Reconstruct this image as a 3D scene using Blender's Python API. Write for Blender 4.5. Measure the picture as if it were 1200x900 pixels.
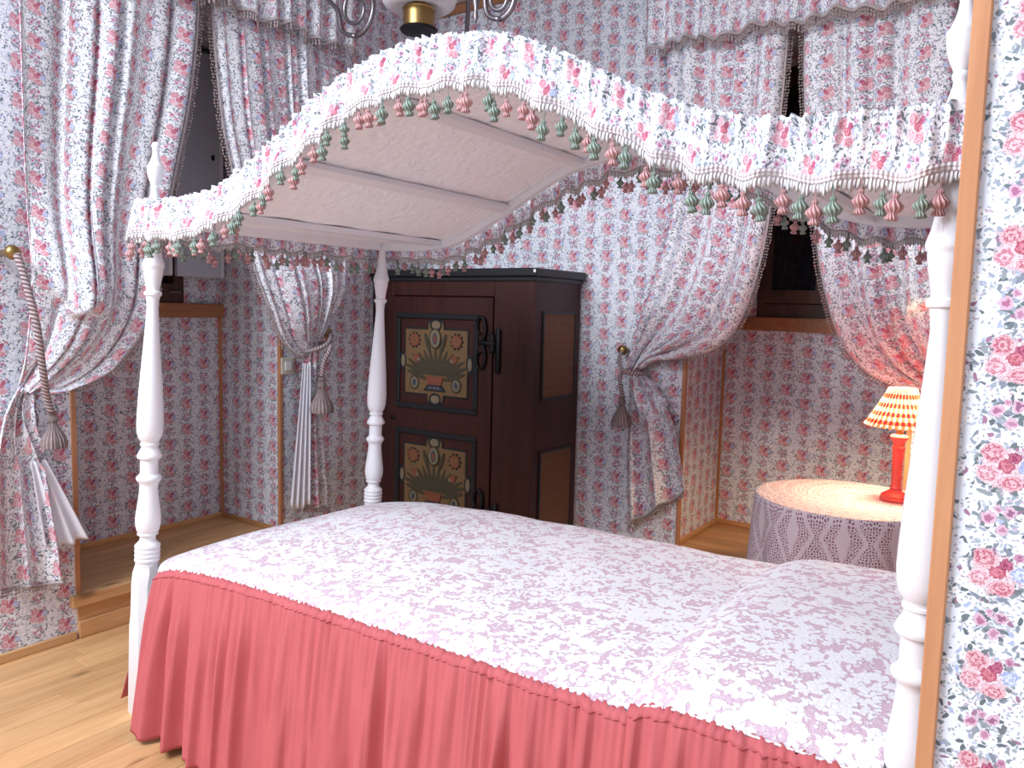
import bpy, bmesh, math, random
from mathutils import Vector, Matrix
random.seed(7)
PI = math.pi
sc = bpy.context.scene
for o in list(bpy.data.objects): bpy.data.objects.remove(o)
COL = sc.collection

# ------------------------------------------------------------------ camera
cd = bpy.data.cameras.new('camera'); cam = bpy.data.objects.new('camera', cd); COL.objects.link(cam)
fw = Vector((-0.5653, 0.8195, -0.0944)).normalized()
rt = Vector((0.8216, 0.5695, 0.0240)); rt = (rt - fw * rt.dot(fw)).normalized()
up = rt.cross(fw)
mw = Matrix((rt, up, -fw)).transposed().to_4x4(); mw.translation = (2.3385, -1.3494, 1.34)
cam.matrix_world = mw
cd.sensor_width = 36; cd.lens = 913.8 / 1200 * 36; cd.clip_start = .02
sc.camera = cam

# ------------------------------------------------------------------ light
w = bpy.data.worlds.new('world'); sc.world = w; w.use_nodes = True
bg = w.node_tree.nodes['Background']
bg.inputs[0].default_value = (.80, .87, 1.0, 1); bg.inputs[1].default_value = 0.75
def area(name, loc, target, sx, sy, power, col):
    l = bpy.data.lights.new(name, 'AREA'); l.shape = 'RECTANGLE'; l.size = sx; l.size_y = sy
    l.energy = power; l.color = col
    o = bpy.data.objects.new(name, l); COL.objects.link(o); o.location = loc
    o.rotation_euler = (Vector(target) - Vector(loc)).to_track_quat('-Z', 'Y').to_euler()
    return o
area('window_daylight', (.1, -2.5, 3.2), (1.1, .4, .8), 2.0, 1.7, 185, (.88, .93, 1.0))
vs = sc.view_settings
vs.view_transform = 'Standard'; vs.look = 'None'; vs.gamma = 1; vs.exposure = 0.12; vs.use_curve_mapping = False

# ------------------------------------------------------------------ node helpers
class G:
    def __init__(s, name):
        s.m = bpy.data.materials.new(name); s.m.use_nodes = True
        s.t = s.m.node_tree; s.b = s.t.nodes['Principled BSDF']
    def n(s, ty, **kw):
        nd = s.t.nodes.new('ShaderNode' + ty)
        for k, v in kw.items(): setattr(nd, k, v)
        return nd
    def put(s, sock, v):
        if isinstance(v, bpy.types.NodeSocket): s.t.links.new(v, sock)
        elif v is not None:
            if sock.type == 'RGBA' and len(v) == 3: v = (*v, 1)
            sock.default_value = v
    def math(s, op, a, b=None, c=None, clamp=False):
        nd = s.n('Math', operation=op, use_clamp=clamp)
        s.put(nd.inputs[0], a); s.put(nd.inputs[1], b); s.put(nd.inputs[2], c)
        return nd.outputs[0]
    def vm(s, op, a, b=None):
        nd = s.n('VectorMath', operation=op); s.put(nd.inputs[0], a)
        if op == 'SCALE': s.put(nd.inputs[3], b)
        else: s.put(nd.inputs[1], b)
        return nd.outputs['Value'] if op in ('LENGTH', 'DISTANCE', 'DOT_PRODUCT') else nd.outputs[0]
    def mix(s, f, a, b):
        nd = s.n('Mix', data_type='RGBA'); s.put(nd.inputs[0], f); s.put(nd.inputs[6], a); s.put(nd.inputs[7], b)
        return nd.outputs[2]
    def ramp(s, f, stops, interp='LINEAR'):
        nd = s.n('ValToRGB'); s.put(nd.inputs[0], f); e = nd.color_ramp; e.interpolation = interp
        while len(e.elements) < len(stops): e.elements.new(.5)
        for el, (p, c) in zip(e.elements, stops):
            el.position = p; el.color = (*c, 1) if len(c) == 3 else c
        return nd.outputs[0]
    def step(s, v, lo, hi):           # 0 at lo, 1 at hi
        nd = s.n('MapRange', interpolation_type='SMOOTHSTEP'); s.put(nd.inputs[0], v)
        nd.inputs[1].default_value = lo; nd.inputs[2].default_value = hi
        return nd.outputs[0]
    def noise(s, vec, scale, detail=2, rough=.5, dist=0):
        nd = s.n('TexNoise'); s.put(nd.inputs['Vector'], vec); nd.inputs['Scale'].default_value = scale
        nd.inputs['Detail'].default_value = detail; nd.inputs['Roughness'].default_value = rough; nd.inputs['Distortion'].default_value = dist
        return nd
    def vor(s, vec, scale, feature='F1', rand=1, dim='2D'):
        nd = s.n('TexVoronoi', feature=feature, voronoi_dimensions=dim); s.put(nd.inputs['Vector'], vec)
        nd.inputs['Scale'].default_value = scale; nd.inputs['Randomness'].default_value = rand
        return nd
    def uv(s): return s.n('UVMap').outputs[0]
    def obj(s): return s.n('TexCoord').outputs['Object']
    def xyz(s, v):
        nd = s.n('SeparateXYZ'); s.put(nd.inputs[0], v); return nd.outputs
    def comb(s, x, y, z=0.0):
        nd = s.n('CombineXYZ'); s.put(nd.inputs[0], x); s.put(nd.inputs[1], y); s.put(nd.inputs[2], z); return nd.outputs[0]
    def bump(s, h, strength, dist=.002):
        nd = s.n('Bump'); nd.inputs['Strength'].default_value = strength; nd.inputs['Distance'].default_value = dist
        s.put(nd.inputs['Height'], h); s.t.links.new(nd.outputs[0], s.b.inputs['Normal'])
    def out(s, col, rough=.6, metal=0, spec=.5):
        s.put(s.b.inputs['Base Color'], col); s.put(s.b.inputs['Roughness'], rough)
        s.put(s.b.inputs['Metallic'], metal); s.b.inputs['Specular IOR Level'].default_value = spec
        return s.m

def plain(name, col, rough=.5, metal=0, var=.12, scale=14, spec=.5):
    g = G(name); n = g.noise(g.obj(), scale, 3)
    c2 = tuple(max(0, x * (1 - var)) for x in col)
    return g.out(g.mix(n.outputs[0], c2, col), rough, metal, spec)

def floral(name, ground=(.77, .80, .88), rough=.75, weave=False, more=0.0):
    g = G(name); uv = g.uv()
    wob = g.noise(uv, 70, 1).outputs['Color']
    uvw = g.vm('ADD', uv, g.vm('SCALE', g.vm('SUBTRACT', wob, (.5, .5, .5)), .008))
    x, y, _ = g.xyz(uv)
    hx = g.math('MULTIPLY', x, 1 / .2); hy = g.math('MULTIPLY', y, 1 / .136)
    def lattice(ox):
        a = g.math('ADD', hx, hy); b = g.math('SUBTRACT', hx, hy)
        fa = g.math('SUBTRACT', g.math('FRACT', g.math('ADD', a, .5 + ox)), .5)
        fb = g.math('SUBTRACT', g.math('FRACT', g.math('ADD', b, .5 + ox)), .5)
        q = g.comb(g.math('MULTIPLY', g.math('ADD', fa, fb), .1), g.math('MULTIPLY', g.math('SUBTRACT', fa, fb), .068))
        return g.vm('ADD', q, g.vm('SCALE', g.vm('SUBTRACT', wob, (.5, .5, .5)), .007))
    q = lattice(0.0); q2 = lattice(.5)
    lq = g.vm('LENGTH', q); lq2 = g.vm('LENGTH', q2)
    near = g.math('MINIMUM', lq, g.math('ADD', lq2, .014))
    clump = g.noise(uv, 38, 2).outputs[0]
    col = g.mix(g.step(near, .045, .02), ground, tuple(c * .93 for c in ground))
    # leaves: one little turned ellipse in each cell of a random net, thick around the bunches and in clumps
    for sc_, sq, size, lo, hi, tones in ((210, 1.9, .0027, .30 + more, .80, [(0, (.36, .40, .44)), (.4, (.48, .52, .60)), (.75, (.56, .44, .54)), (.9, (.40, .44, .50))]),
                                  (108, 2.4, .0058, .26 + more, 1.05, [(0, (.135, .165, .18)), (.3, (.25, .29, .33)), (.6, (.35, .39, .48)), (.80, (.36, .19, .29)), (.92, (.42, .48, .68))]),
                                  (66, 3.0, .0088, .02 + more, .9, [(0, (.17, .20, .215)), (.5, (.30, .335, .36)), (.8, (.24, .27, .33))])):
        v = g.vor(uvw, sc_)
        loc = g.vm('SUBTRACT', uvw, v.outputs['Position'])
        r = g.n('SeparateColor'); g.t.links.new(v.outputs['Color'], r.inputs[0])
        rot = g.n('VectorRotate', rotation_type='Z_AXIS'); g.put(rot.inputs['Vector'], loc)
        g.put(rot.inputs['Angle'], g.math('MULTIPLY', r.outputs[0], 6.283))
        d = g.vm('LENGTH', g.vm('MULTIPLY', rot.outputs[0], (1, sq, 0)))
        dens = g.math('ADD', lo, g.math('MULTIPLY', g.step(near, .049, .024), hi - lo))
        dens = g.math('ADD', dens, g.math('MULTIPLY', g.math('SUBTRACT', clump, .5), 1.2))
        m = g.math('MULTIPLY', g.math('LESS_THAN', d, size), g.math('LESS_THAN', r.outputs[1], dens))
        col = g.mix(m, col, g.ramp(r.outputs[2], tones, 'CONSTANT'))
    # small white blossoms with dark eyes
    v = g.vor(uvw, 74); r = g.n('SeparateColor'); g.t.links.new(v.outputs['Color'], r.inputs[0]); d = v.outputs['Distance']
    has = g.math('LESS_THAN', r.outputs[1], .42)
    col = g.mix(g.math('MULTIPLY', has, g.math('LESS_THAN', d, .37)), col, g.mix(g.math('LESS_THAN', d, .09), (.92, .91, .93), (.34, .36, .38)))
    # small violet sprig half way between the bunches
    wild = g.noise(uv, 260, 2).outputs[0]
    ww = g.math('MULTIPLY', g.math('SUBTRACT', wild, .5), .009)
    for ox, oy, rr, c in ((-.012, .004, .0085, (.44, .17, .29)), (.011, .012, .0075, (.33, .14, .25)), (.004, -.010, .007, (.50, .24, .36)), (-.002, .016, .005, (.5, .24, .36))):
        d = g.math('ADD', g.vm('DISTANCE', q2, (ox, oy, 0)), ww)
        col = g.mix(g.math('LESS_THAN', d, rr), col, g.mix(g.math('LESS_THAN', d, rr * .55), (.68, .46, .57), c))
    swirl = g.math('MULTIPLY', wild, 8)
    # pale petals filling the bunch, then the roses
    pale = g.math('LESS_THAN', g.math('ADD', lq, g.math('MULTIPLY', ww, 3.2)), .026)
    col = g.mix(pale, col, g.mix(g.step(wild, .42, .58), (.62, .44, .49), (.78, .66, .71)))
    for ox, oy, rr, deep, lite in ((.026, .004, .0100, (.33, .38, .62), (.66, .71, .88)), (.024, .025, .0055, (.36, .12, .24), (.60, .34, .46)),
                                 (-.012, .019, .0130, (.50, .13, .19), (.76, .50, .55)), (-.017, -.008, .0125, (.56, .21, .27), (.82, .60, .65)),
                                 (.003, .003, .0095, (.44, .10, .15), (.66, .26, .32)), (.011, .014, .0075, (.30, .05, .12), (.52, .16, .25)),
                                 (.009, -.018, .0140, (.52, .14, .20), (.78, .52, .57))):
        sy = 1.4 if rr == .014 else 1
        d = g.math('ADD', g.vm('LENGTH', g.vm('MULTIPLY', g.vm('SUBTRACT', q, (ox, oy, 0)), (1, sy, 0))), g.math('MULTIPLY', ww, .8))
        wv = g.math('SINE', g.math('ADD', g.math('MULTIPLY', d, 900), swirl))
        col = g.mix(g.math('LESS_THAN', d, rr), col, g.mix(g.math('MULTIPLY_ADD', wv, .6, .5, True), deep, lite))
    if weave: g.bump(g.noise(uv, 900, 1).outputs[0], .15, .001)
    return g.out(col, rough, 0, .25)

def wood(name, c1, c2, axis='Y', rough=.45, knots=True, scale=1.0):
    g = G(name); p = g.obj()
    rnd = g.n('ObjectInfo').outputs['Random']
    p = g.vm('ADD', p, g.comb(g.math('MULTIPLY', rnd, 7.3), g.math('MULTIPLY', rnd, 3.1), g.math('MULTIPLY', rnd, 5.7)))
    st = {'X': (1.2, 16, 16), 'Y': (16, 1.2, 16), 'Z': (16, 16, 1.2)}[axis]
    pp = g.vm('MULTIPLY', p, tuple(a * scale for a in st))
    n1 = g.noise(pp, 1.4, 5, .6, .6).outputs[0]; n2 = g.noise(pp, 7, 2, .5).outputs[0]
    f = g.math('ADD', g.math('MULTIPLY', n1, .75), g.math('MULTIPLY', n2, .25))
    col = g.ramp(f, [(.3, c2), (.62, c1)])
    tint = g.math('MULTIPLY_ADD', rnd, .22, .88)
    col = g.vm('SCALE', col, tint)
    if knots:
        kst = {'X': (3.2, 9, 9), 'Y': (9, 3.2, 9), 'Z': (9, 9, 3.2)}[axis]
        v = g.vor(g.vm('MULTIPLY', p, kst), .55, dim='3D'); d = v.outputs['Distance']
        col = g.mix(g.math('MULTIPLY', g.step(d, .10, .03), .75), col, tuple(x * .33 for x in c2))
    g.bump(f, .12, .003)
    return g.out(col, rough, 0, .4)

M = {}
M['wallpaper'] = floral('floral_wallpaper')
M['fabric'] = floral('floral_cotton', (.89, .90, .96), .8, True, .16)
M['white'] = plain('white_satin_paint', (.82, .82, .86), .28, 0, .04)
M['pine'] = wood('honey_pine', (.72, .43, .21), (.52, .27, .11))
M['pine_x'] = wood('honey_pine_x', (.62, .33, .14), (.43, .20, .075), 'X', .5)
M['pine_z'] = wood('pine_trim', (.54, .255, .125), (.43, .185, .085), 'Z', .5, False)
M['brown'] = wood('brown_window_wood', (.095, .045, .03), (.05, .024, .017), 'Z', .5, False)
M['sill'] = wood('sill_wood', (.42, .19, .085), (.29, .12, .052), 'Y', .5, False)
M['ward'] = wood('dark_red_wardrobe_wood', (.050, .0135, .0095), (.023, .0065, .0055), 'Z', .42, True)
M['black'] = plain('black_green_paint', (.011, .014, .017), .4, 0, .3, 30)
M['iron'] = plain('black_iron', (.012, .013, .016), .5, .6, .3, 40)
M['steel'] = plain('burnished_iron', (.30, .27, .29), .32, .9, .3, 20)
M['brass'] = plain('brass', (.40, .26, .10), .35, 1, .2, 20)
M['pink'] = None
M['ochre'] = plain('ochre_paint', (.165, .092, .036), .6, 0, .35, 18)
M['green'] = plain('olive_paint', (.045, .036, .017), .6, 0, .3, 30)
M['red'] = plain('brick_red_paint', (.20, .055, .025), .6, 0, .35, 40)
M['blue'] = plain('slate_blue_paint', (.03, .042, .065), .6, 0, .3, 40)
M['cream'] = plain('cream_paint', (.18, .135, .085), .6, 0, .2, 40)
M['lampred'] = plain('coral_red_enamel', (.66, .085, .07), .25, 0, .1)
M['tag'] = plain('white_paper', (.8, .8, .8), .7, 0, .03)
M['rope'] = None

g = G('coral_cotton'); uv = g.uv(); n = g.noise(uv, 9, 4).outputs[0]; n2 = g.noise(g.vm('MULTIPLY', uv, (60, 9, 1)), 1, 3).outputs[0]
g.bump(g.math('ADD', n2, g.noise(uv, 700, 1).outputs[0]), .22, .003)
M['pink'] = g.out(g.mix(n, (.48, .105, .118), (.58, .145, .152)), .7, 0, .2)

g = G('satin_lining'); n = g.noise(g.uv(), 20, 3).outputs[0]; g.bump(n, .2, .004)
M['lining'] = g.out(g.mix(n, (.80, .82, .92), (.88, .90, .97)), .45)

g = G('twisted_cord'); uv = g.uv(); x, y, _ = g.xyz(uv)
s = g.math('SINE', g.math('ADD', g.math('MULTIPLY', x, 2 * PI * 2), g.math('MULTIPLY', y, 420)))
M['rope'] = g.out(g.ramp(g.math('MULTIPLY_ADD', s, .5, .5), [(0, (.20, .12, .13)), (.5, (.46, .33, .33)), (1, (.50, .47, .50))]), .6)
g.bump(s, .8, .004)

g = G('braid_gimp'); uv = g.uv(); x, y, _ = g.xyz(uv)
s = g.math('SINE', g.math('MULTIPLY', x, 900)); s2 = g.math('SINE', g.math('MULTIPLY', y, 900))
g.bump(g.math('ADD', s, s2), .6, .003)
M['braid'] = g.out(g.mix(g.math('MULTIPLY_ADD', s, .5, .5), (.60, .50, .53), (.82, .77, .78)), .7)

g = G('fringe_loops'); uv = g.uv(); x, y, _ = g.xyz(uv)
s = g.math('SINE', g.math('ADD', g.math('MULTIPLY', x, 1100), g.math('MULTIPLY', y, 60)))
g.bump(s, .8, .004)
M['fringe'] = g.out(g.mix(g.math('MULTIPLY_ADD', s, .5, .5), (.66, .61, .62), (.90, .88, .88)), .75)

def tasselmat(name, a, b):
    g = G(name); x, y, z = g.xyz(g.obj()); ang = g.math('ARCTAN2', y, x)
    s = g.math('SINE', g.math('ADD', g.math('MULTIPLY', ang, 11), g.math('MULTIPLY', z, 300)))
    g.bump(s, .6, .003)
    return g.out(g.mix(g.math('MULTIPLY_ADD', s, .5, .5), a, b), .6)
M['tas_pink'] = tasselmat('pink_tassel_yarn', (.42, .16, .18), (.74, .47, .46))
M['tas_green'] = tasselmat('green_tassel_yarn', (.11, .16, .13), (.40, .49, .42))
g = G('tieback_tassel_yarn'); x, y, _ = g.xyz(g.uv()); s = g.math('SINE', g.math('MULTIPLY', x, 2 * PI * 18)); g.bump(s, .8, .004)
n = g.noise(g.uv(), 30, 2).outputs[0]
M['tas_tie'] = g.out(g.mix(g.math('MULTIPLY_ADD', s, .3, n), (.15, .10, .105), (.48, .38, .38)), .7)
M['bobble'] = plain('bobble_yarn', (.52, .42, .42), .8, 0, .55, 60)

# lace over pink
g = G('white_lace'); uv = g.uv()
n = g.noise(uv, 24, 2.2, .55, 1.1).outputs[0]
wuv = g.vm('ADD', uv, g.vm('SCALE', g.noise(uv, 55, 2).outputs['Color'], .022))
v = g.vor(wuv, 78)
h = g.math('SUBTRACT', n, g.math('MULTIPLY', v.outputs['Distance'], .30))
mask = g.step(h, .315, .335)
net = g.vor(uv, 330, 'DISTANCE_TO_EDGE').outputs['Distance']
gap = g.mix(g.step(net, .17, .07), (.54, .30, .41), (.86, .79, .86))
thr = g.noise(uv, 160, 2).outputs[0]
vein = g.step(g.vor(wuv, 78, 'DISTANCE_TO_EDGE').outputs['Distance'], .07, .02)
col = g.mix(mask, gap, g.mix(g.math('MULTIPLY', vein, .35), g.mix(thr, (.82, .82, .87), (.94, .94, .97)), (.70, .64, .73)))
mask = g.math('SUBTRACT', mask, g.math('MULTIPLY', vein, .6))
g.bump(g.math('ADD', g.math('MULTIPLY', mask, 1.0), g.math('MULTIPLY', thr, .5)), .55, .004)
M['lace'] = g.out(col, .85, 0, .1)

# crocheted table cover over mauve under-cloth
g = G('crochet_lace'); uv = g.uv(); x, y, _ = g.xyz(uv)
fx = g.math('ABSOLUTE', g.math('SUBTRACT', g.math('FRACT', g.math('MULTIPLY', x, 1 / .17)), .5))
fy = g.math('ABSOLUTE', g.math('SUBTRACT', g.math('FRACT', g.math('ADD', g.math('MULTIPLY', y, 1 / .26), .15)), .5))
dia = g.math('ADD', fx, g.math('MULTIPLY', fy, .8))
solid = g.math('MAXIMUM', g.step(g.math('ABSOLUTE', g.math('SUBTRACT', dia, .42)), .055, .03), g.step(g.math('ADD', g.math('MULTIPLY', fx, 3.4), g.math('MULTIPLY', fy, 1.4)), .52, .44))
net = g.vor(uv, 105, 'DISTANCE_TO_EDGE', .75).outputs['Distance']
fine = g.vor(uv, 230, 'DISTANCE_TO_EDGE', .6).outputs['Distance']
hole = g.mix(solid, g.step(net, .13, .22), g.math('MULTIPLY', g.step(fine, .2, .32), .35))
g.bump(hole, -.5, .004)
M['crochet'] = g.out(g.mix(hole, (.64, .56, .59), (.23, .12, .16)), .85, 0, .1)

# canopy lining: embossed damask
g = G('embossed_lining'); p = g.obj()
n = g.noise(g.vm('MULTIPLY', p, (1, 1, .4)), 34, 2, .5, 1.6).outputs[0]; v = g.vor(p, 38, 'SMOOTH_F1', 1, '3D').outputs['Distance']
g.bump(g.math('ADD', n, v), .55, .012)
M['lining_top'] = g.out(g.mix(n, (.86, .86, .90), (.93, .93, .96)), .7)

g = G('dark_glass'); g.b.inputs['Roughness'].default_value = .06
M['glass'] = g.out((.012, .013, .02), .05, 0, .6)
M['shutter'] = plain('grey_white_paint', (.60, .64, .72), .4, 0, .06)
M['plaster'] = plain('ceiling_paint', (.62, .60, .58), .8, 0, .05)
M['plate'] = plain('switch_plastic', (.66, .60, .50), .4, 0, .03)
g = G('opal_glass'); M['opal'] = g.out((.86, .84, .86), .15)
g.b.inputs['Transmission Weight'].default_value = .25

# gingham lamp shade: translucent, lit by the bulb inside
g = G('gingham_shade'); uv = g.uv(); x, y, _ = g.xyz(uv)
sx = g.math('GREATER_THAN', g.math('FRACT', g.math('MULTIPLY', x, 34)), .42); sy = g.math('GREATER_THAN', g.math('FRACT', g.math('MULTIPLY', y, 4.4)), .5)
chk = g.math('MULTIPLY', g.math('ADD', sx, sy), .5)
col = g.ramp(chk, [(0, (.95, .90, .55)), (.25, (.74, .085, .05)), (.75, (.45, .010, .014))], 'CONSTANT')
dif = g.n('BsdfDiffuse'); tr = g.n('BsdfTranslucent'); ms = g.n('MixShader'); ms.inputs[0].default_value = .20
g.put(dif.inputs[0], col); g.put(tr.inputs[0], col)
g.t.links.new(dif.outputs[0], ms.inputs[1]); g.t.links.new(tr.outputs[0], ms.inputs[2])
g.t.links.new(ms.outputs[0], g.t.nodes['Material Output'].inputs[0]); M['shade'] = g.m

# lozenge pattern on the wardrobe's side panels
g = G('lozenge_paint'); uv = g.uv(); x, y, _ = g.xyz(uv)
a = g.math('FRACT', g.math('ADD', g.math('MULTIPLY', x, 14), g.math('MULTIPLY', y, 11))); b = g.math('FRACT', g.math('SUBTRACT', g.math('MULTIPLY', x, 14), g.math('MULTIPLY', y, 11)))
ln = g.math('MAXIMUM', g.math('LESS_THAN', a, .13), g.math('LESS_THAN', b, .13))
ctr = g.math('LESS_THAN', g.math('ADD', g.math('ABSOLUTE', g.math('SUBTRACT', a, .565)), g.math('ABSOLUTE', g.math('SUBTRACT', b, .565))), .3)
n = g.noise(uv, 25, 3).outputs[0]
M['lozenge'] = g.out(g.mix(g.math('MULTIPLY', ln, .7), g.mix(g.math('MULTIPLY', ctr, .7), g.mix(n, (.12, .05, .02), (.17, .078, .032)), (.11, .026, .013)), (.06, .03, .015)), .6)

# ------------------------------------------------------------------ mesh helpers
def mk(name, verts, faces, mat, parent=None, uvs=None, smooth=False, origin=None, matidx=None):
    """uvs: one uv per vertex.  verts are in world space; the parent's world origin is taken off."""
    off = Vector((0, 0, 0))
    p = parent
    while p is not None: off += p.location; p = p.parent
    if parent is None and origin is not None: off = Vector(origin)
    me = bpy.data.meshes.new(name)
    me.from_pydata([tuple(Vector(v) - off) for v in verts], [], faces)
    for m in (mat if isinstance(mat, (list, tuple)) else [mat]): me.materials.append(m)
    if matidx:
        for pl, i in zip(me.polygons, matidx): pl.material_index = i
    if uvs:
        ul = me.uv_layers.new(name='UVMap')
        for l in me.loops: ul.data[l.index].uv = uvs[l.vertex_index]
    if smooth:
        for pl in me.polygons: pl.use_smooth = True
    me.update()
    o = bpy.data.objects.new(name, me); COL.objects.link(o)
    if parent is not None: o.parent = parent
    elif origin is not None: o.location = off
    return o
def tag(o, label=None, cat=None, group=None, kind=None):
    if label: o['label'] = label
    if cat: o['category'] = cat
    if group: o['group'] = group
    if kind: o['kind'] = kind
    return o
def thing(name, label, cat, loc=(0, 0, 0), group=None):
    o = bpy.data.objects.new(name, None); COL.objects.link(o); o.location = loc; o.empty_display_size = .05
    return tag(o, label, cat, group)

class B:                       # collects geometry of ONE part
    def __init__(s): s.v = []; s.f = []; s.uv = []; s.mi = []
    def add(s, vs, fs, uvs=None, mi=0):
        k = len(s.v); s.v += [Vector(a) for a in vs]; s.f += [tuple(i + k for i in f) for f in fs]
        s.uv += uvs if uvs else [(a[0] + a[1], a[2]) for a in vs]; s.mi += [mi] * len(fs)
        return s
    def box(s, x0, x1, y0, y1, z0, z1, bev=0, mi=0):
        """box with uv in metres on every side; bev bevels all edges"""
        if bev:
            bm = bmesh.new(); bmesh.ops.create_cube(bm, size=1)
            for v in bm.verts: v.co = Vector(((x0 + x1) / 2 + v.co.x * (x1 - x0), (y0 + y1) / 2 + v.co.y * (y1 - y0), (z0 + z1) / 2 + v.co.z * (z1 - z0)))
            bmesh.ops.bevel(bm, geom=list(bm.edges), offset=bev, segments=1, affect='EDGES', profile=.5)
            bm.verts.index_update(); vs = [v.co.copy() for v in bm.verts]; fs = [[v.index for v in f.verts] for f in bm.faces]; bm.free()
            return s.add(vs, fs, [(a.x + a.y, a.z) for a in vs], mi)
        P = lambda a, b, c: (a, b, c)
        for q, uvf in (([(x0, y0, z0), (x1, y0, z0), (x1, y0, z1), (x0, y0, z1)], 0), ([(x1, y1, z0), (x0, y1, z0), (x0, y1, z1), (x1, y1, z1)], 0),
                       ([(x0, y1, z0), (x0, y0, z0), (x0, y0, z1), (x0, y1, z1)], 1), ([(x1, y0, z0), (x1, y1, z0), (x1, y1, z1), (x1, y0, z1)], 1),
                       ([(x0, y0, z1), (x1, y0, z1), (x1, y1, z1), (x0, y1, z1)], 2), ([(x0, y1, z0), (x1, y1, z0), (x1, y0, z0), (x0, y0, z0)], 2)):
            s.add(q, [(0, 1, 2, 3)], [((a[0], a[2]) if uvf == 0 else (a[1], a[2]) if uvf == 1 else (a[0], a[1])) for a in q], mi)
        return s
    def lathe(s, c, prof, seg=20, mi=0, axis=None):
        """prof: (radius, height) pairs; axis: unit vector of the turning axis"""
        ax = Vector(axis or (0, 0, 1)).normalized(); t = ax.orthogonal().normalized() if abs(ax.z) < .999 else Vector((1, 0, 0)); b = ax.cross(t)
        c = Vector(c); vs = []; fs = []; uvs = []
        for r, h in prof:
            for k in range(seg):
                a = 2 * PI * k / seg
                vs.append(c + ax * h + (t * math.cos(a) + b * math.sin(a)) * max(r, .0002)); uvs.append((k / seg, h))
        for i in range(len(prof) - 1):
            for k in range(seg):
                k2 = (k + 1) % seg; fs.append((i * seg + k, i * seg + k2, (i + 1) * seg + k2, (i + 1) * seg + k))
        fs.append(tuple(range(seg))[::-1]); fs.append(tuple((len(prof) - 1) * seg + k for k in range(seg)))
        return s.add(vs, fs, uvs, mi)
    def tube(s, pts, r, seg=8, mi=0, closed=False):
        pts = [Vector(p) for p in pts]; n = len(pts); vs = []; fs = []; uvs = []; prev = None; L = 0
        for i, p in enumerate(pts):
            a = pts[i - 1] if (i or closed) else p; b = pts[(i + 1) % n] if (i < n - 1 or closed) else p
            d = (b - a).normalized()
            t = (prev - d * prev.dot(d)).normalized() if prev is not None else d.orthogonal().normalized()
            prev = t; bb = d.cross(t); rr = r[i] if isinstance(r, (list, tuple)) else r
            if i: L += (p - pts[i - 1]).length
            for k in range(seg):
                an = 2 * PI * k / seg; vs.append(p + (t * math.cos(an) + bb * math.sin(an)) * rr); uvs.append((k / seg, L))
        for i in range(n if closed else n - 1):
            j = (i + 1) % n
            for k in range(seg):
                k2 = (k + 1) % seg; fs.append((i * seg + k, i * seg + k2, j * seg + k2, j * seg + k))
        if not closed: fs.append(tuple(range(seg))[::-1]); fs.append(tuple((n - 1) * seg + k for k in range(seg)))
        return s.add(vs, fs, uvs, mi)
    def grid(s, nu, nv, fn, mi=0, closed=False):
        """fn(u,v) -> (point, uv)"""
        vs = []; uvs = []; fs = []
        for j in range(nv + 1):
            for i in range(nu + 1):
                p, t = fn(i / nu, j / nv); vs.append(Vector(p)); uvs.append(t)
        W_ = nu + 1
        for j in range(nv):
            for i in range(nu): fs.append((j * W_ + i, j * W_ + i + 1, (j + 1) * W_ + i + 1, (j + 1) * W_ + i))
        return s.add(vs, fs, uvs, mi)
    def plate(s, pts, y0, y1, mi=0):
        """extrude an outline given in (x,z) from y0 to y1"""
        n = len(pts); vs = [(x, y0, z) for x, z in pts] + [(x, y1, z) for x, z in pts]
        fs = [tuple(range(n)), tuple(range(2 * n - 1, n - 1, -1))] + [(i, i + n, (i + 1) % n + n, (i + 1) % n) for i in range(n)]
        return s.add(vs, fs, None, mi)
    def build(s, name, mat, parent=None, smooth=False, origin=None):
        o = mk(name, s.v, s.f, mat, parent, s.uv, smooth, origin, s.mi if isinstance(mat, (list, tuple)) else None)
        return o
def autosmooth(o, ang=40):
    me = o.data
    bm = bmesh.new(); bm.from_mesh(me)
    for f in bm.faces: f.smooth = True
    for e in bm.edges:
        if len(e.link_faces) == 2 and e.calc_face_angle(0) > math.radians(ang): e.smooth = False
    bm.to_mesh(me); bm.free(); return o
def solidify(o, th, off=0):
    m = o.modifiers.new('thickness', 'SOLIDIFY'); m.thickness = th; m.offset = off; return o
def lerp(a, b, t): return a + (b - a) * t
def interp(tab, x):
    if x <= tab[0][0]: return tab[0][1]
    for (a, va), (b, vb) in zip(tab, tab[1:]):
        if x <= b:
            t = (x - a) / (b - a); return lerp(va, vb, t)
    return tab[-1][1]
def smooth_tab(tab, k=6, w=.04):
    return lambda x: sum(interp(tab, x + w * (i / k)) for i in range(-k, k + 1)) / (2 * k + 1)
class Poly:                    # polyline resampled by arc length after Catmull-Rom smoothing
    def __init__(s, pts):
        P = [Vector(p) for p in pts]; Q = []
        for i in range(len(P) - 1):
            p0 = P[max(i - 1, 0)]; p1 = P[i]; p2 = P[i + 1]; p3 = P[min(i + 2, len(P) - 1)]
            for k in range(12):
                t = k / 12; Q.append(.5 * ((2 * p1) + (p2 - p0) * t + (2 * p0 - 5 * p1 + 4 * p2 - p3) * t * t + (3 * p1 - p0 - 3 * p2 + p3) * t ** 3))
        Q.append(P[-1]); s.q = Q; s.l = [0]
        for a, b in zip(Q, Q[1:]): s.l.append(s.l[-1] + (b - a).length)
    def __call__(s, t):
        L = s.l[-1] * min(max(t, 0), 1)
        for i in range(len(s.q) - 1):
            if L <= s.l[i + 1] or i == len(s.q) - 2:
                d = s.l[i + 1] - s.l[i]; return s.q[i].lerp(s.q[i + 1], (L - s.l[i]) / d if d else 0)

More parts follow.
